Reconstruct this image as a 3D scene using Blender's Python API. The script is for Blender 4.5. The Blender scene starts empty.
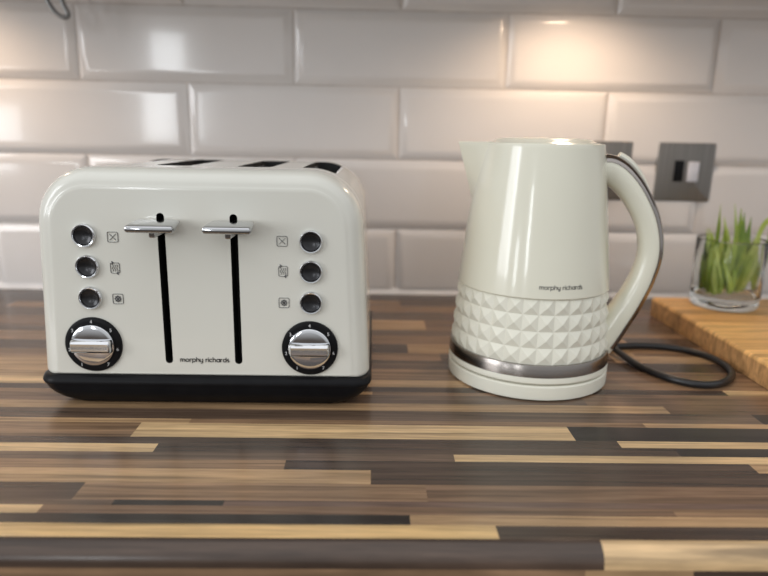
import bpy, bmesh, math, random
from mathutils import Vector, Matrix
random.seed(7)
S = bpy.context.scene
COL = S.collection
PI = math.pi

# ------------------------------------------------------------------ materials
def mat(name, col, rough=.5, metal=0, spec=.5, coat=0, trans=0, ior=1.45):
    m = bpy.data.materials.new(name); m.use_nodes = True
    b = m.node_tree.nodes['Principled BSDF']
    b.inputs['Base Color'].default_value = (*col, 1)
    b.inputs['Roughness'].default_value = rough
    b.inputs['Metallic'].default_value = metal
    b.inputs['Specular IOR Level'].default_value = spec
    b.inputs['Coat Weight'].default_value = coat
    b.inputs['Coat Roughness'].default_value = .04
    b.inputs['Transmission Weight'].default_value = trans
    b.inputs['IOR'].default_value = ior
    return m

def noise_col(m, c1, c2, scale=(20, 20, 20), detail=3, lo=.35, hi=.65, bump=0, bscale=None):
    nt = m.node_tree; N = nt.nodes; L = nt.links
    b = N['Principled BSDF']
    tc = N.new('ShaderNodeTexCoord'); mp = N.new('ShaderNodeMapping'); nz = N.new('ShaderNodeTexNoise')
    rp = N.new('ShaderNodeValToRGB')
    mp.inputs['Scale'].default_value = scale
    nz.inputs['Scale'].default_value = 1; nz.inputs['Detail'].default_value = detail
    rp.color_ramp.elements[0].color = (*c1, 1); rp.color_ramp.elements[0].position = lo
    rp.color_ramp.elements[1].color = (*c2, 1); rp.color_ramp.elements[1].position = hi
    L.new(tc.outputs['Object'], mp.inputs['Vector']); L.new(mp.outputs[0], nz.inputs['Vector'])
    L.new(nz.outputs['Fac'], rp.inputs['Fac']); L.new(rp.outputs[0], b.inputs['Base Color'])
    if bump:
        bp = N.new('ShaderNodeBump'); bp.inputs['Strength'].default_value = bump
        bp.inputs['Distance'].default_value = .001
        L.new(nz.outputs['Fac'], bp.inputs['Height']); L.new(bp.outputs[0], b.inputs['Normal'])
    return m

M = {}
M['cream'] = noise_col(mat('cream_enamel', (.7, .69, .6), .2, coat=.35), (.655, .645, .58), (.675, .665, .60), (9, 9, 9))
M['kettle'] = noise_col(mat('cream_kettle_gloss', (.7, .7, .58), .18, coat=.5), (.72, .70, .58), (.74, .72, .60), (9, 9, 9))
M['kettle_satin'] = noise_col(mat('cream_kettle_plastic', (.7, .7, .6), .38), (.74, .725, .62), (.76, .745, .64), (30, 30, 30))
M['black'] = noise_col(mat('black_plastic', (.01, .01, .011), .36, spec=.15), (.006, .006, .007), (.008, .008, .009), (60, 60, 60))
M['pit'] = noise_col(mat('black_cavity', (.006, .006, .006), .7), (.005, .005, .005), (.01, .01, .009), (60, 60, 60))
M['chrome'] = noise_col(mat('chrome', (.8, .8, .82), .07, 1), (.70, .71, .73), (.74, .75, .77), (30, 30, 30))
M['steel'] = noise_col(mat('brushed_steel', (.5, .49, .47), .2, 1), (.33, .30, .28), (.40, .37, .345), (4, 4, 300))
M['darksteel'] = noise_col(mat('brushed_nickel_plate', (.2, .19, .175), .5, 1), (.215, .205, .19), (.26, .245, .23), (300, 4, 4))
M['button'] = noise_col(mat('dark_button_metal', (.03, .03, .032), .25, .6), (.022, .022, .024), (.04, .04, .042), (90, 90, 90))
M['ink'] = noise_col(mat('printed_ink', (.015, .016, .02), .5), (.012, .012, .015), (.02, .02, .025), (90, 90, 90))
M['greyink'] = noise_col(mat('grey_printed_ink', (.09, .09, .095), .5), (.08, .08, .085), (.1, .1, .105), (90, 90, 90))
M['whiteink'] = noise_col(mat('white_printed_ink', (.6, .6, .6), .5), (.55, .55, .55), (.65, .65, .65), (90, 90, 90))
M['cable'] = noise_col(mat('black_cable_rubber', (.012, .012, .013), .35), (.01, .01, .011), (.016, .016, .017), (80, 80, 80))
M['grout'] = noise_col(mat('grout', (.36, .32, .28), .9), (.50, .45, .41), (.58, .53, .49), (60, 60, 60))
M['tile'] = noise_col(mat('white_glazed_tile', (.7, .67, .64), .13, coat=.3), (.66, .625, .60), (.69, .655, .63), (5, 5, 5), bump=.12)
M['sealant'] = noise_col(mat('white_sealant', (.72, .7, .68), .35), (.68, .66, .65), (.75, .73, .72), (40, 40, 40))
M['cabinet'] = noise_col(mat('cabinet_underside', (.5, .48, .45), .5), (.47, .45, .42), (.53, .5, .47), (10, 10, 10))
M['dimchrome'] = noise_col(mat('smoked_chrome', (.4, .37, .35), .1, 1), (.27, .245, .23), (.32, .29, .27), (30, 30, 30))
M['band'] = noise_col(mat('polished_steel_band', (.3, .28, .26), .24, 1), (.25, .225, .205), (.30, .275, .255), (4, 4, 200))
M['leverchrome'] = noise_col(mat('satin_chrome', (.5, .5, .51), .12, 1), (.47, .475, .485), (.52, .525, .535), (40, 40, 40))
M['glass'] = mat('clear_glass', (.97, 1, .985), .02, trans=1, ior=1.40)
M['wire'] = noise_col(mat('grey_cable', (.25, .25, .25), .4, .5), (.2, .2, .2), (.3, .3, .3), (60, 60, 60))
M['rocker'] = noise_col(mat('pale_rocker', (.55, .56, .6), .3), (.5, .51, .55), (.6, .61, .66), (50, 50, 50))
def green(name, a, b):
    m = noise_col(mat(name, a, .42), a, b, (45, 45, 18), 3, .35, .7)
    m.node_tree.nodes['Principled BSDF'].inputs['Subsurface Weight'].default_value = 0
    return m
M['green1'] = green('leaf_green', (.20, .30, .025), (.46, .56, .10))
M['green2'] = green('leaf_pale_green', (.36, .47, .08), (.64, .70, .26))
M['green3'] = green('leaf_dark_green', (.11, .19, .02), (.30, .40, .06))

def wood_attr(name, rough=.33, spec=.38):
    """laminate: colour per stave from an attribute, grain from stretched noise offset per stave"""
    m = bpy.data.materials.new(name); m.use_nodes = True
    nt = m.node_tree; N = nt.nodes; L = nt.links; b = N['Principled BSDF']
    a = N.new('ShaderNodeAttribute'); a.attribute_name = 'stave_color'
    sd = N.new('ShaderNodeAttribute'); sd.attribute_name = 'stave_seed'
    tc = N.new('ShaderNodeTexCoord')
    ad = N.new('ShaderNodeVectorMath'); ad.operation = 'MULTIPLY_ADD'
    ad.inputs[1].default_value = (9, 9, 9)
    L.new(sd.outputs['Color'], ad.inputs[0]); L.new(tc.outputs['Object'], ad.inputs[2])
    def nz(scale, detail, dist):
        mp = N.new('ShaderNodeMapping'); mp.inputs['Scale'].default_value = scale
        n = N.new('ShaderNodeTexNoise'); n.inputs['Scale'].default_value = 1
        n.inputs['Detail'].default_value = detail; n.inputs['Distortion'].default_value = dist
        L.new(ad.outputs[0], mp.inputs['Vector']); L.new(mp.outputs[0], n.inputs['Vector'])
        return n
    n1 = nz((4.5, 150, 60), 4, .8); n2 = nz((40, 600, 100), 2, 0)
    r1 = N.new('ShaderNodeMapRange'); r1.inputs[1].default_value = .3; r1.inputs[2].default_value = .7
    r1.inputs[3].default_value = .5; r1.inputs[4].default_value = 1.42
    r2 = N.new('ShaderNodeMapRange'); r2.inputs[1].default_value = .3; r2.inputs[2].default_value = .7
    r2.inputs[3].default_value = .88; r2.inputs[4].default_value = 1.12
    L.new(n1.outputs['Fac'], r1.inputs[0]); L.new(n2.outputs['Fac'], r2.inputs[0])
    mu = N.new('ShaderNodeMath'); mu.operation = 'MULTIPLY'
    L.new(r1.outputs[0], mu.inputs[0]); L.new(r2.outputs[0], mu.inputs[1])
    mx = N.new('ShaderNodeVectorMath'); mx.operation = 'SCALE'
    L.new(a.outputs['Color'], mx.inputs[0]); L.new(mu.outputs[0], mx.inputs['Scale'])
    L.new(mx.outputs[0], b.inputs['Base Color'])
    b.inputs['Roughness'].default_value = rough; b.inputs['Specular IOR Level'].default_value = spec
    bp = N.new('ShaderNodeBump'); bp.inputs['Strength'].default_value = .08; bp.inputs['Distance'].default_value = .0005
    L.new(n2.outputs['Fac'], bp.inputs['Height']); L.new(bp.outputs[0], b.inputs['Normal'])
    return m
M['laminate'] = wood_attr('striped_wood_laminate', .25, .5)
M['board'] = wood_attr('oiled_board_wood', .45)

# ------------------------------------------------------------------ helpers
def empty(name, loc, label=None, cat=None, group=None):
    o = bpy.data.objects.new(name, None); COL.objects.link(o); o.location = loc
    o.empty_display_size = .02
    tag(o, label, cat, group); return o
def tag(o, label=None, cat=None, group=None, kind=None):
    if label: o['label'] = label
    if cat: o['category'] = cat
    if group: o['group'] = group
    if kind: o['kind'] = kind
    return o
def wloc(o):
    v = Vector((0, 0, 0))
    while o: v += o.location; o = o.parent
    return v
def obj(name, bm, mats, parent=None, smooth=35, origin=None):
    """bm holds world coordinates; the object gets its origin at parent origin / given origin"""
    me = bpy.data.meshes.new(name)
    off = wloc(parent) if parent else Vector((0, 0, 0))
    if origin is not None: off = Vector(origin)
    bmesh.ops.translate(bm, vec=-off, verts=bm.verts)
    bm.to_mesh(me); bm.free()
    for m in (mats if isinstance(mats, (list, tuple)) else [mats]): me.materials.append(m)
    if smooth is not None:
        me.shade_smooth(); me.set_sharp_from_angle(angle=math.radians(smooth))
    o = bpy.data.objects.new(name, me); COL.objects.link(o)
    if parent: o.parent = parent; o.location = off - wloc(parent)
    else: o.location = off
    return o
def loft(bm, rings, closed=True, cap0=False, cap1=False, mi=0):
    vs = [[bm.verts.new(p) for p in r] for r in rings]
    n = len(rings[0])
    for a, b in zip(vs, vs[1:]):
        for i in range(n if closed else n - 1):
            j = (i + 1) % n
            f = bm.faces.new((a[i], a[j], b[j], b[i])); f.material_index = mi
    if cap0: bm.faces.new(list(reversed(vs[0]))).material_index = mi
    if cap1: bm.faces.new(vs[-1]).material_index = mi
    return vs
def fixn(bm): bmesh.ops.recalc_face_normals(bm, faces=bm.faces); return bm
def lathe(profile, c=(0, 0, 0), seg=96, axis='Z', cap0=True, cap1=True, bm=None):
    bm = bm or bmesh.new(); rings = []
    for r, h in profile:
        ring = []
        for i in range(seg):
            t = 2 * PI * i / seg
            if axis == 'Z': ring.append(Vector((c[0] + r * math.cos(t), c[1] + r * math.sin(t), c[2] + h)))
            else: ring.append(Vector((c[0] + r * math.cos(t), c[1] - h, c[2] + r * math.sin(t))))   # axis towards -Y
        rings.append(ring)
    loft(bm, rings, True, cap0, cap1); return fixn(bm)
def rbox(lo, hi, bev=.002, seg=3, bm=None):
    b = bmesh.new()
    bmesh.ops.create_cube(b, size=1)
    for v in b.verts:
        v.co = Vector([lo[k] + (v.co[k] + .5) * (hi[k] - lo[k]) for k in range(3)])
    if bev: bmesh.ops.bevel(b, geom=list(b.edges), offset=bev, segments=seg, profile=.5, affect='EDGES')
    if bm is None: return fixn(b)
    me = bpy.data.meshes.new('tmp'); b.to_mesh(me); b.free(); bm.from_mesh(me); bpy.data.meshes.remove(me); return bm
def catmull(pts, n=10):
    P = [Vector(p) for p in pts]; P = [2 * P[0] - P[1]] + P + [2 * P[-1] - P[-2]]; out = []
    for i in range(1, len(P) - 2):
        for k in range(n):
            t = k / n; a, b, c, d = P[i - 1:i + 3]
            out.append(.5 * ((2 * b) + (c - a) * t + (2 * a - 5 * b + 4 * c - d) * t * t + (3 * b - a - 3 * c + d) * t ** 3))
    out.append(P[-2]); return out
def tube(pts, r, seg=14, bm=None, cap=True):
    bm = bm or bmesh.new(); rings = []; up = Vector((0, 0, 1)); last = None
    for i, p in enumerate(pts):
        t = (pts[min(i + 1, len(pts) - 1)] - pts[max(i - 1, 0)]).normalized()
        if last is None:
            x = t.cross(up if abs(t.z) < .9 else Vector((1, 0, 0))).normalized()
        else: x = (last - t * last.dot(t)).normalized()
        last = x; y = t.cross(x); rr = r(i / (len(pts) - 1)) if callable(r) else r
        rings.append([p + rr * (x * math.cos(2 * PI * k / seg) + y * math.sin(2 * PI * k / seg)) for k in range(seg)])
    loft(bm, rings, True, cap, cap); return fixn(bm)
def text_bm(txt, size, depth=.0003, spacing=1.0, align='CENTER', bold=0):
    cu = bpy.data.curves.new('lettering', 'FONT'); cu.body = txt; cu.size = size; cu.align_x = align
    cu.offset = size * bold; cu.extrude = depth; cu.space_character = spacing; cu.resolution_u = 3
    o = bpy.data.objects.new('lettering', cu); COL.objects.link(o)
    dg = bpy.context.evaluated_depsgraph_get(); me = bpy.data.meshes.new_from_object(o.evaluated_get(dg))
    bm = bmesh.new(); bm.from_mesh(me); bpy.data.objects.remove(o); bpy.data.meshes.remove(me); bpy.data.curves.remove(cu)
    return bm
def mono_text(word, wd=.17):
    """thin round geometric lettering drawn with strokes; x-height 1, baseline 0; returns a flat bmesh in XY with thickness in Z"""
    def arc(cx, cy, r, a0, a1, n=12): return [(cx + r * math.cos(math.radians(a0 + (a1 - a0) * q / n)), cy + r * math.sin(math.radians(a0 + (a1 - a0) * q / n))) for q in range(n + 1)]
    o = arc(.48, .5, .48, 0, 360, 20)
    G = {'o': (.96, [o]), 'm': (1.36, [[(0, 0), (0, 1)], [(0, .6)] + arc(.34, .64, .34, 180, 0) + [(.68, 0)], [(.68, .6)] + arc(1.02, .64, .34, 180, 0) + [(1.36, 0)]]),
         'r': (.46, [[(0, 0), (0, 1)], [(0, .55)] + arc(.42, .55, .42, 180, 85, 6)]), 'p': (.96, [o, [(0, 1), (0, -.45)]]), 'd': (.96, [o, [(.96, 0), (.96, 1.5)]]), 'a': (.96, [o, [(.96, 0), (.96, 1)]]),
         'h': (.8, [[(0, 0), (0, 1.5)], [(0, .6)] + arc(.4, .6, .4, 180, 0) + [(.8, 0)]]), 'y': (.8, [[(0, 1)] + arc(.4, .4, .4, 180, 360) + [(.8, 1), (.8, -.1)] + arc(.45, -.1, .35, 0, -90, 6) + [(.2, -.45)]]),
         'i': (0, [[(0, 0), (0, 1)], [(0, 1.32), (0, 1.46)]]), 'c': (.8, [arc(.48, .5, .48, 48, 312, 14)]), 's': (.6, [arc(.31, .74, .26, 50, 270, 8) + arc(.31, .24, .26, 90, -130, 8)])}
    bm = bmesh.new(); x = 0
    for ch in word:
        if ch == ' ': x += .7; continue
        adv, strokes = G[ch]
        for st in strokes:
            for a, b in zip(st, st[1:]):
                a = Vector(a); b = Vector(b); d = (b - a).normalized(); n = Vector((-d.y, d.x)) * wd / 2; e = d * wd * .3
                q = [a - e + n, a - e - n, b + e - n, b + e + n]
                hi = [bm.verts.new((x + p.x, p.y, .0002)) for p in q]; lo = [bm.verts.new((x + p.x, p.y, -.0006)) for p in q]
                bm.faces.new(hi); bm.faces.new(list(reversed(lo)))
                for k in range(4): bm.faces.new((lo[k], lo[(k + 1) % 4], hi[(k + 1) % 4], hi[k]))
        x += adv + .34
    return bm
def set_stave(bm, f, c, seed):
    a = bm.loops.layers.float_color.get('stave_color') or bm.loops.layers.float_color.new('stave_color')
    s = bm.loops.layers.float_color.get('stave_seed') or bm.loops.layers.float_color.new('stave_seed')
    for l in f.loops: l[a] = (*c, 1); l[s] = (*seed, 1)

# ------------------------------------------------------------------ camera
cam_d = bpy.data.cameras.new('camera'); cam = bpy.data.objects.new('camera', cam_d); COL.objects.link(cam)
fw = Vector((.02132636, .97167672, -.23534981)); rt = Vector((.99966363, -.01724983, .01936662)); up = Vector((-.01475835, .23568366, .97171776))
mw = Matrix((rt, up, -fw)).transposed().to_4x4(); mw.translation = Vector((0, -.933203, .23419072))
cam.matrix_world = mw
cam_d.sensor_width = 36; cam_d.lens = 620.39087 / 768 * 36; cam_d.clip_start = .02
cam_d.dof.use_dof = True; cam_d.dof.focus_distance = .50; cam_d.dof.aperture_fstop = 3.9
S.camera = cam

# ------------------------------------------------------------------ wall of bevelled tiles
W, H, X0, Z0 = .302, .102, -.41595, .40706
bm = bmesh.new()
for k in range(-2, 4):                       # rows, k=0 is the row under the topmost long joint
    z1 = Z0 - k * H; z0 = z1 - H
    for i in range(-4, 6):
        x0 = X0 + (i + (.5 if k % 2 else 0)) * W; x1 = x0 + W; g = .0011; bv = .0112; hgt = .0066
        cx, cz = (x0 + x1) / 2, (z0 + z1) / 2; ta, tb = random.uniform(-.004, .004), random.uniform(-.005, .005)
        prof = [(g, .0), (g, -.0016), (g + .0015, -.0022), (g + bv - .002, -hgt + .0006), (g + bv, -hgt), (g + bv + .004, -hgt - .0001)]
        rings = []
        for ins, y in prof:
            ring = []
            for (px, pz) in ((x0 + ins, z0 + ins), (x1 - ins, z0 + ins), (x1 - ins, z1 - ins), (x0 + ins, z1 - ins)):
                ring.append(Vector((px, y + (ta * (px - cx) + tb * (pz - cz) if y < -.002 else 0), pz)))
            rings.append(ring)
        loft(bm, rings, True, False, True)
v = [bm.verts.new(p) for p in ((-1.7, -.0008, -.004), (1.5, -.0008, -.004), (1.5, -.0008, .62), (-1.7, -.0008, .62))]
f = bm.faces.new(v); f.material_index = 1
v = [bm.verts.new(p) for p in ((-1.7, .03, -.004), (1.5, .03, -.004), (1.5, .03, .62), (-1.7, .03, .62))]
bm.faces.new(list(reversed(v))).material_index = 1
wall = obj('wall_back', fixn(bm), [M['tile'], M['grout']], smooth=25)
tag(wall, 'wall of white bevelled glazed tiles behind the worktop', 'wall', kind='structure')
bm = bmesh.new()
rings = []
for x in (-1.6, 1.4):
    rings.append([Vector((x, -.0005, .0005)), Vector((x, -.010, .0005)), Vector((x, -.0085, .003)), Vector((x, -.006, .0055)), Vector((x, -.0048, .009)), Vector((x, -.0005, .009))])
loft(bm, rings, True, True, True)
sl = obj('trim_1', fixn(bm), M['sealant']); tag(sl, 'white sealant bead where tiles meet worktop', 'sealant', kind='structure')

# ------------------------------------------------------------------ worktop
LT = (.53, .36, .19); TA = (.37, .235, .125); MB = (.235, .143, .082); BR = (.165, .099, .060)
GB = (.120, .078, .053); DK = (.066, .043, .031); BK = (.030, .023, .019); GO = (.56, .37, .17); RB = (.14, .088, .066)
ROWS = [  # (y_back, y_front, [(x_end, colour), ...])
 (.0, -.0455, [(9, DK)]),
 (-.0455, -.0758, [(-.35, DK), (.043, MB), (9, GB)]),
 (-.0758, -.1073, [(-.5, GB), (.2, MB), (9, BR)]),
 (-.1073, -.146, [(.1, GB), (9, RB)]),
 (-.146, -.1899, [(-.3, BR), (.071, TA), (.3, BR), (9, GB)]),
 (-.1899, -.2102, [(.28, GB), (9, MB)]),
 (-.2102, -.2442, [(.31, MB), (9, DK)]),
 (-.2442, -.2744, [(-.34, GB), (.043, DK), (.30, TA), (9, MB)]),
 (-.2744, -.2979, [(.078, MB), (.27, GB), (9, TA)]),
 (-.2979, -.3249, [(-.29, TA), (.2, GB), (9, DK)]),
 (-.3249, -.3551, [(.0, TA), (.19, MB), (9, BR)]),
 (-.3551, -.3729, [(-.31, LT), (.1, TA), (9, MB)]),
 (-.3729, -.3850, [(-.2, DK), (.345, DK), (9, LT)]),
 (-.3850, -.3921, [(-.28, MB), (.003, TA), (9, BR)]),
 (-.3921, -.4112, [(-.12, BR), (.2, GB), (9, BR)]),
 (-.4112, -.4267, [(.269, TA), (9, BR)]),
 (-.4267, -.4464, [(.341, GB), (9, BK)]),
 (-.4464, -.4545, [(-.15, TA), (.235, MB), (9, TA)]),
 (-.4545, -.4794, [(-.189, MB), (.167, LT), (9, BK)]),
 (-.4794, -.4905, [(.200, DK), (9, LT)]),
 (-.4905, -.5036, [(-.163, LT), (.241, DK), (9, BK)]),
 (-.5036, -.5142, [(.065, GB), (9, LT)]),
 (-.5142, -.5275, [(-.061, MB), (.287, DK), (9, TA)]),
 (-.5275, -.5465, [(.002, TA), (.5, DK), (9, BR)]),
 (-.5465, -.5670, [(-.194, DK), (.04, MB), (9, BR)]),
 (-.5670, -.5734, [(-.166, GB), (-.094, BK), (9, RB)]),
 (-.5734, -.5823, [(-.209, LT), (.2, BR), (9, MB)]),
 (-.5823, -.5928, [(.027, BK), (9, TA)]),
 (-.5928, -.6062, [(.080, GO), (9, DK)]),
 (-.6062, None, [(.141, DK), (9, LT)]),
]
bm = bmesh.new()
bm.loops.layers.float_color.new('stave_color'); bm.loops.layers.float_color.new('stave_seed')
XL, XR = -1.6, 1.4; R = .0118; YF = -.617
for yb, yf, segs in ROWS:
    if yf is None:
        a0 = math.asin((YF + R - yb) / R); prof = [(YF + R - R * math.sin(a), -R + R * math.cos(a)) for a in [a0 + (PI / 2 - a0) * q / 8 for q in range(0, 9)]] + [(YF, -.0130)]
    else: prof = [(yb, 0), (yf, 0)]
    if yf is not None and yf < YF + R: a0 = math.asin((YF + R - yf) / R); prof = [(yb, 0), (YF + R, 0)] + [(YF + R - R * math.sin(a0 * q / 3), -R + R * math.cos(a0 * q / 3)) for q in (1, 2, 3)]
    x = XL
    for xe, c in segs:
        xe = min(xe, XR); jit = random.uniform(.94, 1.06); c = tuple(q * jit for q in c)
        sd = (random.random(), random.random(), random.random())
        sk = random.uniform(-.0005, .0005)
        for (y0, z0), (y1, z1) in zip(prof, prof[1:]):
            f = bm.faces.new([bm.verts.new(p) for p in ((x, y0, z0), (x, y1, z1), (xe, y1, z1), (xe, y0, z0))]); set_stave(bm, f, c, sd)
        x = xe
x = XL
for xe, c in ((.13, MB), (.195, TA), (9, DK)):   # front face below the rounding, then underside
    xe = min(xe, XR); sd = (random.random(), random.random(), random.random())
    f = bm.faces.new([bm.verts.new(p) for p in ((x, YF, -.0130), (x, YF, -.038), (xe, YF, -.038), (xe, YF, -.0130))]); set_stave(bm, f, c, sd); x = xe
for q in (((XL, YF, -.038), (XL, 0, -.038), (XR, 0, -.038), (XR, YF, -.038)), ((XL, 0, 0), (XL, 0, -.038), (XL, YF + .002, -.038), (XL, YF + R, 0)), ((XR, 0, 0), (XR, YF + R, 0), (XR, YF + .002, -.038), (XR, 0, -.038)), ((XL, 0, 0), (XR, 0, 0), (XR, 0, -.038), (XL, 0, -.038))):
    f = bm.faces.new([bm.verts.new(p) for p in q]); set_stave(bm, f, BR, (0, 0, 0))
bmesh.ops.remove_doubles(bm, verts=bm.verts, dist=1e-5)
wt = obj('worktop', fixn(bm), M['laminate'], smooth=40)
tag(wt, 'long worktop of striped brown and tan wood-block laminate with rounded front edge', 'worktop')

# ------------------------------------------------------------------ toaster
TC = -.1435
toaster = empty('toaster', (TC, -.30, 0), 'cream four-slot toaster with two chrome levers and a black base', 'toaster')
ZB, ZT = .0262, .2064
def tw(z): return .1435 - .0068 * (z - ZB) / .13
def tprof(ins, y):
    """outline in the XZ plane, inset by ins"""
    pts = []; rc = .047; nb = 8; nt_ = 14
    rc2 = max(rc - ins, .004); rb = max(.006 - ins * .3, .002)
    zt = ZT - ins; zb = ZB + min(ins * .25, .004)
    for sgn in (1, -1):
        arc = []
        for q in range(nb + 1):
            a = -PI / 2 + PI / 2 * q / nb
            z = zb + rb + rb * math.sin(a); arc.append((tw(z) - ins - rb + rb * math.cos(a), z))
        for q in range(1, 7):
            z = zb + rb + (zt - rc2 - zb - rb) * q / 7; arc.append((tw(z) - ins, z))
        for q in range(nt_ + 1):
            a = PI / 2 * q / nt_
            z = zt - rc2 + rc2 * math.sin(a); arc.append((tw(zt - rc2) - ins - rc2 + rc2 * math.cos(a), z + .0))
        if sgn == -1: arc = [(-a, b) for a, b in reversed(arc)]
        pts += arc
    return [Vector((TC + a, y, b)) for a, b in pts]
bm = bmesh.new(); rings = []
YFr, YBk = -.42, -.188
rings.append(tprof(.030, YFr + .0004)); rings.append(tprof(.0175, YFr))
rings.append(tprof(.0150, YFr)); rings.append(tprof(.0142, YFr + .0003))
for q in range(0, 11):
    a = PI / 2 * q / 10
    rings.append(tprof(.0136 * (1 - math.sin(a * .98 + .02)), YFr + .0006 + .017 * (1 - math.cos(a))))
rings.append(tprof(0, -.3805)); rings.append(tprof(.0003, -.380)); rings.append(tprof(.0010, -.3798)); rings.append(tprof(.0010, -.3790)); rings.append(tprof(.0003, -.3788)); rings.append(tprof(0, -.3783))
rings.append(tprof(0, -.30)); rings.append(tprof(0, YBk - .017 + .0))
for q in range(1, 11):
    a = PI / 2 * q / 10
    rings.append(tprof(.0145 * (1 - math.cos(a)), YBk - .017 + .017 * math.sin(a)))
loft(bm, rings, True, True, True); fixn(bm)
body = obj('body', bm, [M['cream'], M['pit']], toaster, smooth=30)
# pockets: bread slots and lever slits
cb = bmesh.new()
def rrect_prism(bm, cx, cy, hx, hy, r, z0, z1, n=6, plane='XY'):
    pts = []
    for sx, sy, a0 in ((1, 1, 0), (-1, 1, PI / 2), (-1, -1, PI), (1, -1, 3 * PI / 2)):
        for q in range(n + 1):
            a = a0 + PI / 2 * q / n
            pts.append((cx + sx * (hx - r) + r * math.cos(a), cy + sy * (hy - r) + r * math.sin(a)))
    if plane == 'XY': rr = [[Vector((a, b, z)) for a, b in pts] for z in (z0, z1)]
    else: rr = [[Vector((a, y, b)) for a, b in pts] for y in (z0, z1)]
    loft(bm, rr, True, True, True, 0)
SLOTX = [TC - .0955, TC - .0365, TC + .0365, TC + .0955]
for sx in SLOTX: rrect_prism(cb, sx, -.292, .0155, .072, .009, .075, .23)
LEVX = [TC - .0309, TC + .0292]
for lx in LEVX: rrect_prism(cb, lx, .105, .0032, .0655, .0031, -.43, -.402, plane='XZ')
for f in cb.faces: f.material_index = 1
fixn(cb)
cut = obj('cutter', cb, [M['cream'], M['pit']], None, smooth=None)
md = body.modifiers.new('b', 'BOOLEAN'); md.object = cut; md.operation = 'DIFFERENCE'; md.solver = 'EXACT'
bpy.context.view_layer.update()
dg = bpy.context.evaluated_depsgraph_get()
nm = bpy.data.meshes.new_from_object(body.evaluated_get(dg)); body.modifiers.clear(); old = body.data; body.data = nm; bpy.data.meshes.remove(old); nm.name = 'body'
cm = cut.data; bpy.data.objects.remove(cut); bpy.data.meshes.remove(cm)
nm.shade_smooth(); nm.set_sharp_from_angle(angle=math.radians(30))
# bread guide wires
for sx in SLOTX:
    bm = bmesh.new()
    for s in (-1, 1):
        for q in range(7):
            y = -.355 + q * .021
            tube([Vector((sx + s * .0118, y, .08)), Vector((sx + s * .0118, y, .19)), Vector((sx + s * .0150, y, .2015))], .0011, 6, bm)
        tube([Vector((sx + s * .0122, -.360, .16)), Vector((sx + s * .0122, -.224, .16))], .0011, 6, bm)
    obj('bread_guide', bm, M['steel'], toaster)
# base tray
bm = bmesh.new(); rings = []
def bprof(ins, z, yin):
    hx = .1453 - ins; y0, y1 = -.4255 + yin, -.180 - yin; r = .016; pts = []
    for sx, yc, a0 in ((1, y1, 0), (-1, y1, PI / 2), (-1, y0, PI), (1, y0, 3 * PI / 2)):
        for q in range(9):
            a = a0 + PI / 2 * q / 8
            pts.append(Vector((TC + sx * (hx - r) + r * math.cos(a), yc + (-r if yc == y1 else r) + r * math.sin(a), z)))
    return pts
for ins, z, yin in ((.010, .0285, .010), (.0030, .0282, .0040), (.0013, .0270, .0022), (.0003, .0250, .0007), (0, .0225, 0), (.0006, .0207, .0004), (.0018, .0195, .0010), (.0022, .0185, .0012),
                    (.0034, .0155, .0018), (.0065, .0115, .003), (.0110, .0075, .005), (.0165, .0042, .008), (.0220, .0018, .0095), (.028, .0010, .0125)):
    rings.append(bprof(ins, z, yin))
loft(bm, rings, True, True, True)
obj('base_tray', fixn(bm), M['black'], toaster)
for fx in (-.10, .10):
    for fy in (-.375, -.225):
        obj('foot', lathe([(.009, 0), (.010, .0003), (.010, .003)], (TC + fx, fy, .0), 24), M['black'], toaster)
# levers
for lx in LEVX:
    bm = bmesh.new(); rings = []
    # a tab with rounded front, thick rounded rim, tapering to the back, slightly tilted
    def lring(w, y, z0, z1, r):
        pts = []
        for sx, sz, a0 in ((1, 1, 0), (-1, 1, PI / 2), (-1, -1, PI), (1, -1, 3 * PI / 2)):
            for q in range(6):
                a = a0 + PI / 2 * q / 5
                pts.append(Vector((lx + sx * (w - r) + r * math.cos(a), y, (z0 + z1) / 2 + sz * ((z1 - z0) / 2 - r) + r * math.sin(a))))
        return pts
    z = .1616; lx0 = lx; lx = lx0 + .0012
    rings = [lring(.0175, -.4525, z - .0016, z + .0012, .0012), lring(.0185, -.4520, z - .0024, z + .0020, .0018), lring(.0191, -.4507, z - .0031, z + .0027, .0024),
             lring(.0192, -.4485, z - .0033, z + .0031, .0026), lring(.0190, -.4435, z - .0024, z + .0034, .0024), lring(.0182, -.436, z - .0002, z + .0038, .0017), lring(.0172, -.4275, z + .0012, z + .0042, .0013), lring(.0150, -.4235, z + .0018, z + .0040, .0009)]
    loft(bm, rings, True, True, True)
    lev = obj('lever', fixn(bm), M['leverchrome'], toaster)
    st = rbox((lx0 - .0026, -.4425, z - .0085), (lx0 + .0026, -.404, z + .0005), .0014)
    obj('lever_stem', st, M['leverchrome'], lev)
# buttons
BUT = [(-.2378, .1510), (-.2372, .1247), (-.2370, .0977), (-.0504, .1487), (-.0506, .1230), (-.0508, .0960)]
for bx, bz in BUT:
    ring = lathe([(.0099, -.001), (.0099, .0012), (.0096, .0024), (.0090, .0031), (.0083, .0030), (.0078, .0022), (.0077, .001), (.0077, -.001)], (bx, YFr, bz), 48, 'Y', False, False)
    b = obj('button', lathe([(.0076, -.001), (.0076, .0012), (.0070, .0016), (.0058, .0010), (.0040, .0004), (.0018, .0001), (.0006, .0)], (bx, YFr, bz), 48, 'Y'), M['button'], toaster)
    obj('chrome_ring', ring, M['chrome'], b)
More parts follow.
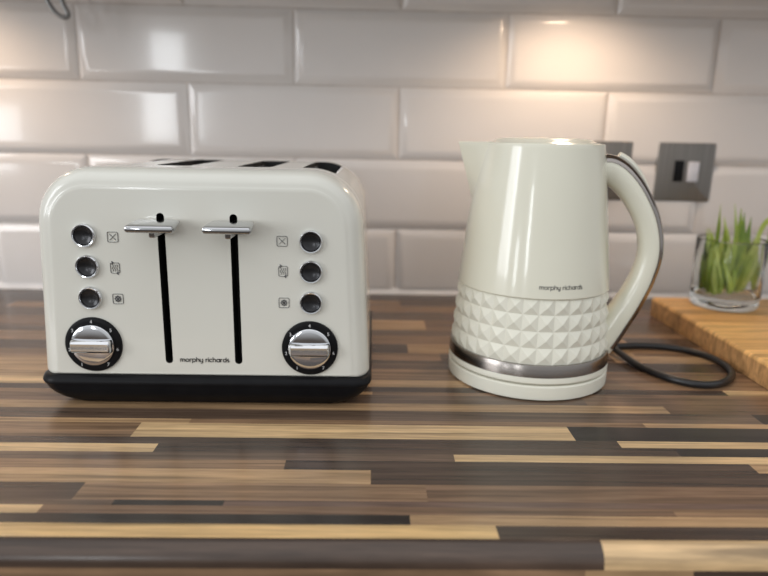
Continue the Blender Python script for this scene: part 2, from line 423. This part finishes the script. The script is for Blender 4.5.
# browning dials with numbers
for dx, dz in ((-.2379, .0562), (-.0521, .0552)):
    r = lathe([(.0243, -.001), (.0243, .0010), (.0240, .0017), (.0232, .0021), (.0195, .0021), (.0188, .0016), (.0180, .0016), (.0175, .0006)], (dx, YFr, dz), 64, 'Y')
    dial = obj('dial', r, M['black'], toaster); dial['label'] = 'black ring with white numbers 1 to 7'
    kb = lathe([(.0184, .0006), (.0184, .0030), (.0181, .0037), (.0174, .0041), (.0150, .0044), (.0120, .0047), (.0080, .0050), (.004, .0051), (.001, .0051)], (dx, YFr, dz), 64, 'Y')
    knob = obj('knob', kb, M['chrome'], dial); knob['label'] = 'round chrome knob'
    gb = bmesh.new(); rr = []
    for x, s in ((-.0172, .35), (-.0166, .8), (-.0155, 1), (.0155, 1), (.0166, .8), (.0172, .35)):
        h = .0062 * (.7 + .3 * s); t = .0042 + .0060 * s
        rr.append([Vector((dx + x, YFr - q[1], dz + q[0])) for q in ((-h, .0034), (-h * .9, .0042 + (t - .0042) * .55), (-h * .72, t - .0010 * s), (-h * .5, t), (h * .5, t), (h * .72, t - .001 * s), (h * .9, .0042 + (t - .0042) * .55), (h, .0034))])
    loft(gb, rr, True, True, True)
    obj('grip_bar', fixn(gb), M['chrome'], dial)
    tb = bmesh.new()
    for k, ang in enumerate((-148, -102, -52, 0, 50, 100, 146)):
        t = text_bm(str(k + 1), .0042, .00025)
        a = math.radians(ang); cx, cz = dx + .0209 * math.sin(a), dz + .0209 * math.cos(a)
        for v in t.verts:
            v.co = Vector((cx + v.co.x * 1.0, YFr - .00215 - v.co.z, cz + v.co.y - .0015))
        me = bpy.data.meshes.new('t'); t.to_mesh(me); t.free(); tb.from_mesh(me); bpy.data.meshes.remove(me)
    obj('number', tb, M['whiteink'], dial, smooth=None)
# printed icons
def line2d(bm, pts, c, wd=.00028, closed=False):
    pts = [Vector((p[0], p[1])) for p in pts]
    segs = list(zip(pts, pts[1:])) + ([(pts[-1], pts[0])] if closed else [])
    for a, b in segs:
        d = (b - a); 
        if d.length < 1e-7: continue
        n = Vector((-d.y, d.x)).normalized() * wd / 2; e = d.normalized() * wd * .4
        q = [a - e + n, a - e - n, b + e - n, b + e + n]
        lo = [bm.verts.new((c[0] + p.x, YFr - .0002, c[1] + p.y)) for p in q]
        hi = [bm.verts.new((c[0] + p.x, YFr + .0006, c[1] + p.y)) for p in q]
        bm.faces.new(lo); bm.faces.new(list(reversed(hi)))
        for i in range(4): bm.faces.new((lo[i], hi[i], hi[(i + 1) % 4], lo[(i + 1) % 4]))
def rsq(h, w, r):
    out = []
    for sx, sy, a0 in ((1, 1, 0), (-1, 1, PI / 2), (-1, -1, PI), (1, -1, 3 * PI / 2)):
        for q in range(5):
            a = a0 + PI / 2 * q / 4; out.append((sx * (w - r) + r * math.cos(a), sy * (h - r) + r * math.sin(a)))
    return out
def icon(kind, c):
    bm = bmesh.new()
    if kind == 'cancel':
        line2d(bm, rsq(.0042, .0043, .0011), c, closed=True)
        line2d(bm, [(-.0025, -.0025), (.0025, .0025)], c); line2d(bm, [(-.0025, .0025), (.0025, -.0025)], c)
    elif kind == 'reheat':
        line2d(bm, [(-.002, .0044), (-.0028, .0044), (-.0037, .0036), (-.0037, -.0036), (-.0028, -.0044), (.0006, -.0044)], c)
        line2d(bm, [(.002, -.0044), (.0028, -.0044), (.0037, -.0036), (.0037, .0036), (.0028, .0044), (-.0006, .0044)], c)
        line2d(bm, [(-.0024, .0055), (-.0012, .0044), (-.0024, .0033)], c, .0006); line2d(bm, [(.0024, -.0055), (.0012, -.0044), (.0024, -.0033)], c, .0006)
        for x in (-.0018, 0, .0018):
            line2d(bm, [(x + .0005 * math.sin(q * 1.4), -.0028 + q * .0008) for q in range(8)], c, .00022)
    else:
        line2d(bm, rsq(.0043, .0043, .0012), c, closed=True)
        for q in range(4):
            a = PI * q / 4; l = .003
            line2d(bm, [(-l * math.cos(a), -l * math.sin(a)), (l * math.cos(a), l * math.sin(a))], c, .00026)
        for q in range(8):
            a = PI * q / 4
            p = Vector((math.cos(a), math.sin(a))); n = Vector((-p.y, p.x))
            for s in (-1, 1): line2d(bm, [tuple(p * .0016), tuple(p * .0024 + n * s * .0009)], c, .0003)
    o = obj('icon', fixn(bm), M['greyink'], toaster, smooth=None)
    o['label'] = {'cancel': 'printed cross in a square', 'reheat': 'printed reheat symbol with arrows', 'x': ''}.get(kind, 'printed snowflake in a square')
for k, c in zip(('cancel', 'reheat', 'defrost') * 2, ((-.2145, .1499), (-.2146, .1237), (-.2143, .0969), (-.0745, .1487), (-.0742, .1231), (-.0739, .0955))): icon(k, c)
t = mono_text('morphy richards')
xs = [v.co.x for v in t.verts]; sc = .0425 / (max(xs) - min(xs)); mid = (max(xs) + min(xs)) / 2
for v in t.verts: v.co = Vector((-.1437 + (v.co.x - mid) * sc, YFr - v.co.z, .0412 + v.co.y * sc))
obj('lettering', t, M['ink'], toaster, smooth=None)

# ------------------------------------------------------------------ kettle
KX, KY = .1628, -.3243
AZ = math.radians(-12)
hd = Vector((math.cos(AZ), math.sin(AZ), 0)); hn = Vector((-hd.y, hd.x, 0)); kc = Vector((KX, KY, 0))
kettle = empty('kettle', (KX, KY, .0155), 'cream kettle with faceted lower band, steel ring and large loop handle', 'kettle')
ZK = .2322
def kr(z): # body radius
    if z < .0945: return .0793 - (z - .033) / (.0945 - .033) * .0050
    t = (z - .0945) / (ZK - .0945); return .0743 - .0168 * t - .0012 * math.sin(PI * t) * -1 * .6
def spout_d(z):
    if z < .176: return 0
    t = (z - .176) / (ZK - .176); return kr(.176) + (.0805 - kr(.176)) * (t ** 1.12)
def kring(z, ins=0, N=360):
    R_ = kr(z) - ins; d = spout_d(z) - ins * 1.3; out = []
    al = math.acos(min(1, R_ / d)) if d > R_ else 0
    for i in range(N):
        th = 2 * PI * i / N; ph = abs((th - PI + PI) % (2 * PI) - PI)   # angle from the spout
        if ph < al * .66:      # straight side wall of the spout from its tip to a crease on the body
            ax_, ay_ = R_ * math.cos(al * .66), R_ * math.sin(al * .66)
            r = d * ay_ / (ay_ * math.cos(ph) - (ax_ - d) * math.sin(ph))
        else: r = R_
        a = th + AZ
        out.append(Vector((KX + r * math.cos(a), KY + r * math.sin(a), z)))
    return out
bm = bmesh.new()
zs = [.0951, .0958, .0965] + [.0965 + (.2308 - .0965) * q / 40 for q in range(1, 41)]
rings = [kring(.0965, .004)] + [[Vector((p.x, p.y, z)) for p in kring(.0965, .0012 if z < .0955 else (.0004 if z < .0962 else 0))] for z in zs[:3]]
rings += [kring(z) for z in zs[3:]]
rings += [kring(.2318, .0003), kring(ZK, .0010), kring(ZK, .0020), kring(.2315, .0027), kring(.2255, .0032)]
for r in rings[-5:-2]: pass
loft(bm, rings, True, False, True)
kb = obj('body', fixn(bm), M['kettle'], kettle, smooth=28)
# faceted band
bm = bmesh.new(); NC, NR = 32, 4; z0, z1 = .0345, .0960
def pt(c, r_, out): 
    z = z0 + (z1 - z0) * r_ / NR; a = 2 * PI * c / NC + math.radians(3); R_ = kr(z) - .0026 + out
    return Vector((KX + R_ * math.cos(a), KY + R_ * math.sin(a), z))
g = [[bm.verts.new(pt(c, r_, 0)) for c in range(NC)] for r_ in range(NR + 1)]
for r_ in range(NR):
    for c in range(NC):
        ap = bm.verts.new(pt(c + .5, r_ + .5, .0027)); q = [g[r_][c], g[r_][(c + 1) % NC], g[r_ + 1][(c + 1) % NC], g[r_ + 1][c]]
        for i in range(4): bm.faces.new((q[i], q[(i + 1) % 4], ap))
top = [bm.verts.new(Vector((KX + (v.co.x - KX) * .93, KY + (v.co.y - KY) * .93, z1))) for v in g[NR]]
bot = [bm.verts.new(Vector((KX + (v.co.x - KX) * .93, KY + (v.co.y - KY) * .93, z0))) for v in g[0]]
for c in range(NC):
    d = (c + 1) % NC
    bm.faces.new((g[NR][c], g[NR][d], top[d], top[c])); bm.faces.new((g[0][d], g[0][c], bot[c], bot[d]))
obj('faceted_band', fixn(bm), M['kettle_satin'], kettle, smooth=8)
obj('steel_band', lathe([(.070, .0227), (.0794, .0227), (.0800, .0232), (.0794, .0338), (.0790, .0346), (.070, .0346)], (KX, KY, 0), 128, cap0=False, cap1=False), M['band'], kettle)
obj('lower_ring', lathe([(.060, .0162), (.0775, .0162), (.0790, .0166), (.0800, .0178), (.0799, .0200), (.0797, .0220), (.0795, .0228), (.070, .0228)], (KX, KY, 0), 128), M['kettle_satin'], kettle)
# lid
lid = obj('lid', lathe([(.0535, .2260), (.0545, .2300), (.0540, .2318), (.0525, .2326), (.0475, .2334), (.0455, .2352), (.042, .2362), (.030, .2370), (.016, .2375), (.006, .2376), (.001, .2376)], (KX + .001, KY, 0), 96), M['kettle'], kettle)
# handle
HC = [(.050, .2060), (.0625, .2085), (.0760, .2005), (.0905, .1835), (.1030, .1600), (.1082, .1340), (.1045, .1090), (.0955, .0850), (.0850, .0640), (.0760, .0470), (.0690, .0350)]
path2 = catmull([(a, b, 0) for a, b in HC], 8)
hw = .0155
def hframe(i):
    t = (path2[min(i + 1, len(path2) - 1)] - path2[max(i - 1, 0)]).normalized()
    o = Vector((-t.y, t.x, 0)); return (o if o.dot(path2[i] - Vector((.05, .13, 0))) > 0 else -o)
def hpt(i, th, off=0, ex=.62):
    f_ = i / (len(path2) - 1); o = hframe(i); p = path2[i]
    rr = .0128 + .0028 * math.cos(PI * 2 * (f_ - .0)) * .6; wd = hw * (1.0 + .10 * math.cos(2 * PI * f_))
    c, s = math.cos(th), math.sin(th)
    cu = math.copysign(abs(c) ** ex, c) * (rr + off); sv = math.copysign(abs(s) ** ex, s) * (wd + off)
    q = p + o * cu
    return kc + hd * q.x + hn * sv + Vector((0, 0, q.y))
bm = bmesh.new()
loft(bm, [[hpt(i, 2 * PI * k / 40, 0, .82) for k in range(40)] for i in range(len(path2))], True, True, True)
handle = obj('handle', fixn(bm), M['kettle'], kettle)
bm = bmesh.new(); A = math.radians(62); rings = []
for i in range(6, len(path2) - 4):
    ring = [hpt(i, -A + 2 * A * k / 18, .0007, .82) for k in range(19)] + [hpt(i, A - 2 * A * k / 18, -.001, .82) for k in range(19)]
    rings.append(ring)
loft(bm, rings, True, True, True)
obj('chrome_strip', fixn(bm), M['dimchrome'], handle)
# thumb tab of the lid release on the far side of the handle top
bm = bmesh.new(); rings = []
for i in range(10, 28):
    f_ = (i - 10) / 17; hgt = .0075 * math.sin(PI * min(1, f_ * .55 + .42)) * (1 if f_ < .9 else .75)
    o = hframe(i); ring = []
    for k in range(16):
        a = 2 * PI * k / 16; q = path2[i] + o * (.0122 + hgt / 2 * (1 + math.sin(a)))
        ring.append(kc + hd * q.x + hn * (.0085 + .006 * math.cos(a)) + Vector((0, 0, q.y)))
    rings.append(ring)
loft(bm, rings, True, True, True)
obj('thumb_tab', fixn(bm), M['kettle_satin'], handle)
# lettering wrapped on the body
t = mono_text('morphy richards', .2)
xs = [v.co.x for v in t.verts]; sc = .0415 / (max(xs) - min(xs)); mid = (max(xs) + min(xs)) / 2
for v in t.verts:
    z = .1050 + v.co.y * sc; a = -PI / 2 + math.radians(6.5) + (v.co.x - mid) * sc / kr(.1); r = kr(z) + v.co.z
    v.co = Vector((KX + r * math.cos(a), KY + r * math.sin(a), z))
obj('lettering', t, M['ink'], kettle, smooth=None)

base = empty('power_base', (KX, KY, 0), 'round cream power base under the kettle with a looped black cord', 'kettle base')
obj('base_plate', lathe([(.072, .0008), (.0785, .0008), (.0797, .0016), (.0799, .0035), (.0799, .0110), (.0799, .0135), (.0788, .0148), (.0765, .0153), (.05, .0153)], (KX, KY, 0), 128), M['kettle_satin'], base)
cp = [(.205, -.256, .009), (.232, -.2505, .0052), (.2787, -.2535, .0038), (.3148, -.2490, .0038), (.350, -.2555, .0038), (.3740, -.2760, .0038), (.3825, -.3060, .0038), (.3745, -.3370, .0038), (.3501, -.3620, .0038), (.325, -.3665, .0038),
      (.3035, -.3508, .0038), (.2869, -.3175, .0038), (.2790, -.2840, .006), (.270, -.2535, .0114), (.257, -.228, .006), (.225, -.17, .0038), (.215, -.11, .0038), (.235, -.062, .006), (.275, -.045, .03), (.305, -.040, .08), (.316, -.036, .13), (.318, -.03, .155)]
obj('power_cord', tube(catmull(cp, 8), .0036, 14), M['cable'], base)
obj('cord_plug', rbox((.302, -.046, .150), (.335, -.0105, .196), .006, 3), M['cable'], base)

# ------------------------------------------------------------------ sockets on the wall
def plate(cx, label):
    t = empty('switch_plate', (cx, -.0045, .193), label, 'switch', 'brushed metal plates on the tiled wall')
    bm = bmesh.new(); rr = []
    for ins, y in ((0, -.0035), (0, -.0072), (.0006, -.0079), (.0016, -.0083)):
        pts = []
        for sx, sz, a0 in ((1, 1, 0), (-1, 1, PI / 2), (-1, -1, PI), (1, -1, 3 * PI / 2)):
            for q in range(5):
                a = a0 + PI / 2 * q / 4; h = .0425 - ins; r = .0025
                pts.append(Vector((cx + sx * (h - r) + r * math.cos(a), y, .193 + sz * (h - r) + r * math.sin(a))))
        rr.append(pts)
    loft(bm, rr, True, True, True)
    obj('face_plate', fixn(bm), M['darksteel'], t)
    return t
p1 = plate(.4618, 'square brushed metal switch plate with a black insert above the glass tumbler')
obj('fuse_insert', rbox((.4455, -.0100, .1795), (.4595, -.0070, .2100), .001), M['black'], p1)
obj('rocker', rbox((.4655, -.0125, .1790), (.4815, -.0070, .2085), .002), M['rocker'], p1)
p2 = plate(.3385, 'square brushed metal plate half hidden behind the kettle')

# ------------------------------------------------------------------ chopping board
bm = bmesh.new(); bm.loops.layers.float_color.new('stave_color'); bm.loops.layers.float_color.new('stave_seed')
bx0, bx1, by0, by1, bt = .392, .74, -.402, -.103, .0255
rr = .004
n = 5
BC = [(.66, .39, .145), (.60, .345, .125), (.70, .42, .16), (.57, .32, .115), (.65, .37, .14)]
ys = [by0 + (by1 - by0) * k / n for k in range(n + 1)]
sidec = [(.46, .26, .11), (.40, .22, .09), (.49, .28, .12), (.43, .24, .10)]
for k in range(n):
    y0, y1 = ys[k], ys[k + 1]
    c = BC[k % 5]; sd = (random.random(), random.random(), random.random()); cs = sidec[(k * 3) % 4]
    prof = [(bx0, .0005), (bx0, bt - rr)] + [(bx0 + rr - rr * math.cos(a), bt - rr + rr * math.sin(a)) for a in (PI / 8, PI / 4, 3 * PI / 8, PI / 2)] + [(bx1, bt), (bx1, .0005), (bx0, .0005)]
    for q, ((xa, za), (xb, zb)) in enumerate(zip(prof, prof[1:])):
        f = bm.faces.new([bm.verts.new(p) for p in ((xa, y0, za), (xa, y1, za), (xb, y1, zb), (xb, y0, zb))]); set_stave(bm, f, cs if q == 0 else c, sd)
for y in (by0, by1):
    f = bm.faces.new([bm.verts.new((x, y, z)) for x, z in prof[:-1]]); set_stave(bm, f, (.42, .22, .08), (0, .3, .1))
bmesh.ops.remove_doubles(bm, verts=bm.verts, dist=1e-6)
bo = obj('chopping_board', fixn(bm), M['board'], None, smooth=40, origin=(.392, -.25, 0)); tag(bo, 'thick honey-coloured wooden chopping board lying on the worktop under the glass', 'chopping board')

# ------------------------------------------------------------------ glass tumbler and green stems
GX, GY, GZ, GR = .4705, -.1405, bt, .0420
gl = lathe([(.001, .0006), (.034, .0004), (.0386, .0010), (.0411, .004), (.0418, .010), (GR, .05), (GR + .0003, .0885), (GR - .0004, .0898), (GR - .0016, .0898), (GR - .0026, .0885), (GR - .0030, .05), (GR - .0032, .022), (.0375, .0165), (.030, .0145), (.001, .0140)], (GX, GY, GZ), 80, cap0=True, cap1=True)
glass = obj('glass_tumbler', gl, M['glass'], None, origin=(GX, GY, GZ)); tag(glass, 'clear glass tumbler with thick base holding green leaves on the wooden board', 'glass')
def blade(bm, p0, p1, bend, wd, mi):
    """a folded strap leaf from p0 to p1, bowed by bend"""
    n = 12; ax = (p1 - p0); side = ax.cross(Vector((random.uniform(-.4, .4), -1, .15))).normalized(); nor = side.cross(ax).normalized(); rows = []
    for k in range(n + 1):
        t = k / n; p = p0 + ax * t + bend * (math.sin(PI * t) * (1 - .3 * t))
        w = wd * (.45 + .55 * math.sin(PI * min(1, t * .8 + .15))) * (1 - max(0, t - .74) / .26 * .88)
        c = nor * w * .22
        rows.append([p - side * w / 2 + c, p - c * .4, p + side * w / 2 + c, p + c * .1 + nor * .0006])
    loft(bm, rows, True, True, True, mi)
tips = [(.441, .160), (.473, .159), (.4785, .150), (.487, .153), (.428, .128), (.420, .112), (.455, .134), (.463, .142), (.497, .143), (.505, .128), (.448, .122), (.436, .118), (.482, .136), (.470, .126), (.516, .148), (.510, .110), (.492, .122), (.459, .112), (.444, .105), (.478, .112), (.500, .104), (.432, .100), (.466, .108), (.488, .118), (.452, .099), (.473, .099), (.495, .096), (.506, .116), (.440, .128)]
for k, (tx, tz) in enumerate(tips):
    if tz < GZ + .094: tx = max(GX - .031, min(GX + .031, tx))
    else: tx = max(GX - .036, min(GX + .05, tx))
    bm = bmesh.new()
    a = random.uniform(0, 2 * PI); rr_ = random.uniform(.004, .024)
    p0 = Vector((GX + (tx - GX) * .62 + random.uniform(-.006, .006), GY + rr_ * math.sin(a) * .8, GZ + .0165 + random.uniform(0, .01)))
    ty = GY + random.uniform(-.022, .022)
    lim = math.sqrt(max(0, (GR - .010) ** 2 - (tx - GX) ** 2)) if abs(tx - GX) < GR - .01 else .002
    ty = max(GY - lim, min(GY + lim, ty))
    top = Vector((tx, ty, tz))
    bend = Vector((random.uniform(-.008, .008), random.uniform(-.006, .006), 0))
    blade(bm, p0, top, bend, random.uniform(.0075, .0105), 0)
    for j in range(3):   # shorter leaves from the same stem foot
        q1 = p0 + (top - p0) * random.uniform(.45, .75) + Vector((random.uniform(-.010, .010), random.uniform(-.010, .010), 0))
        v = Vector((q1.x - GX, q1.y - GY)); 
        if v.length > GR - .008: v = v.normalized() * (GR - .008)
        q1.x, q1.y = GX + v.x, GY + v.y
        blade(bm, p0 + Vector((random.uniform(-.002, .002), random.uniform(-.002, .002), .001 + j * .003)), q1, Vector((random.uniform(-.003, .003), random.uniform(-.003, .003), 0)), random.uniform(.006, .009), 1)
    mats = [[M['green1'], M['green2']], [M['green2'], M['green1']], [M['green3'], M['green1']]][k % 3]
    st = obj('green_stem', fixn(bm), mats, None, origin=tuple(p0))
    tag(st, 'green strap-leaved plant stem standing in the glass tumbler', 'plant', 'green stems in the glass tumbler')
# one leaf that leans out past the rim to the right
bm = bmesh.new(); p0 = Vector((GX + .01, GY, GZ + .0185))
pth = catmull([p0, Vector((GX + .026, GY - .004, GZ + .075)), Vector((GX + .036, GY - .006, GZ + .112)), Vector((GX + .058, GY - .008, GZ + .122)), Vector((GX + .078, GY - .010, GZ + .133))], 6)
rows = []
for i, p in enumerate(pth):
    t = i / (len(pth) - 1); w = .0075 * (1 - max(0, t - .7) / .3 * .9); d = (pth[min(i + 1, len(pth) - 1)] - pth[max(i - 1, 0)]).normalized(); s = d.cross(Vector((.2, -1, .1))).normalized(); nn = s.cross(d)
    rows.append([p - s * w / 2, p - nn * .0008, p + s * w / 2, p + nn * .0008])
loft(bm, rows, True, True, True)
st = obj('green_stem', fixn(bm), M['green2'], None, origin=tuple(p0)); tag(st, 'pale green leaf bending out over the right rim of the glass tumbler', 'plant', 'green stems in the glass tumbler')

# ------------------------------------------------------------------ wall cabinet above the frame, its cable
cab = obj('wall_cabinet', rbox((-1.6, -.33, .468), (1.4, -.004, .80), .002, 2), M['cabinet'], None, origin=(0, -.16, .468)); tag(cab, 'wall cabinet above the tiled splashback', 'cabinet')
cb_ = tube(catmull([(x + .021, y, z - .0125 if z < .46 else z) for x, y, z in ((-.452, -.06, .468), (-.4475, -.060, .425), (-.441, -.060, .405), (-.433, -.060, .3945), (-.4235, -.060, .3905), (-.419, -.060, .395), (-.424, -.060, .407), (-.430, -.060, .43), (-.432, -.06, .468))], 8), .003, 10)
cbo = obj('hanging_cable', cb_, M['wire'], None, origin=(-.44, -.06, .468)); tag(cbo, 'short grey cable loop hanging down at the top left of the tiles', 'cable')

# ------------------------------------------------------------------ light
def spot(x, y, z, e, size=150, col=(1, .74, .52)):
    l = bpy.data.lights.new('cabinet_spot', 'SPOT'); l.energy = e; l.color = col; l.spot_size = math.radians(size); l.spot_blend = .75; l.shadow_soft_size = .022
    o = bpy.data.objects.new('cabinet_spot', l); COL.objects.link(o); o.location = (x, y, z); return o
spot(.270, -.13, .455, 3.0, 150); spot(-.59, -.13, .455, 2.4, 145)
def area(name, loc, tgt, sx, sy, e, col=(1, 1, 1)):
    l = bpy.data.lights.new(name, 'AREA'); l.shape = 'RECTANGLE'; l.size = sx; l.size_y = sy; l.energy = e; l.color = col
    o = bpy.data.objects.new(name, l); COL.objects.link(o); o.location = loc
    o.rotation_euler = (Vector(tgt) - Vector(loc)).to_track_quat('-Z', 'Y').to_euler(); return o
area('window_light', (-1.50, -3.9, .55), (-.2, 0, .2), .25, .8, 8, (.93, .97, 1))
area('window_light', (-2.75, -3.7, .25), (-.2, 0, .2), .35, .45, 5, (.93, .97, 1))
area('window_light', (-2.6, -2.3, .7), (0, -.3, .1), .28, 1.3, 10, (.93, .97, 1))
area('window_light', (-2.6, -1.75, .75), (0, -.3, .1), .75, 1.4, 20, (.95, .97, 1))
w = bpy.data.worlds.new('room'); S.world = w; w.use_nodes = True
N = w.node_tree.nodes; L = w.node_tree.links; bg = N['Background']
tc = N.new('ShaderNodeTexCoord'); sp = N.new('ShaderNodeSeparateXYZ'); rp = N.new('ShaderNodeValToRGB'); mr = N.new('ShaderNodeMapRange')
mr.inputs[1].default_value = -1; mr.inputs[2].default_value = 1
L.new(tc.outputs['Generated'], sp.inputs[0]); L.new(sp.outputs['Z'], mr.inputs[0]); L.new(mr.outputs[0], rp.inputs[0]); L.new(rp.outputs[0], bg.inputs[0])
cr = rp.color_ramp; cr.elements[0].position = .40; cr.elements[0].color = (.10, .085, .075, 1); cr.elements[1].position = .47; cr.elements[1].color = (.55, .56, .57, 1)
e = cr.elements.new(.62); e.color = (.70, .72, .74, 1); e = cr.elements.new(.8); e.color = (1.15, 1.17, 1.2, 1)
bg.inputs[1].default_value = 1.0

vs = S.view_settings; S.display_settings.display_device = 'sRGB'; vs.view_transform = 'Standard'; vs.look = 'None'; vs.exposure = 0; vs.gamma = 1; vs.use_curve_mapping = False
S.cycles.use_denoising = True
S.cycles.max_bounces = 10; S.cycles.transparent_max_bounces = 12; S.cycles.transmission_bounces = 10
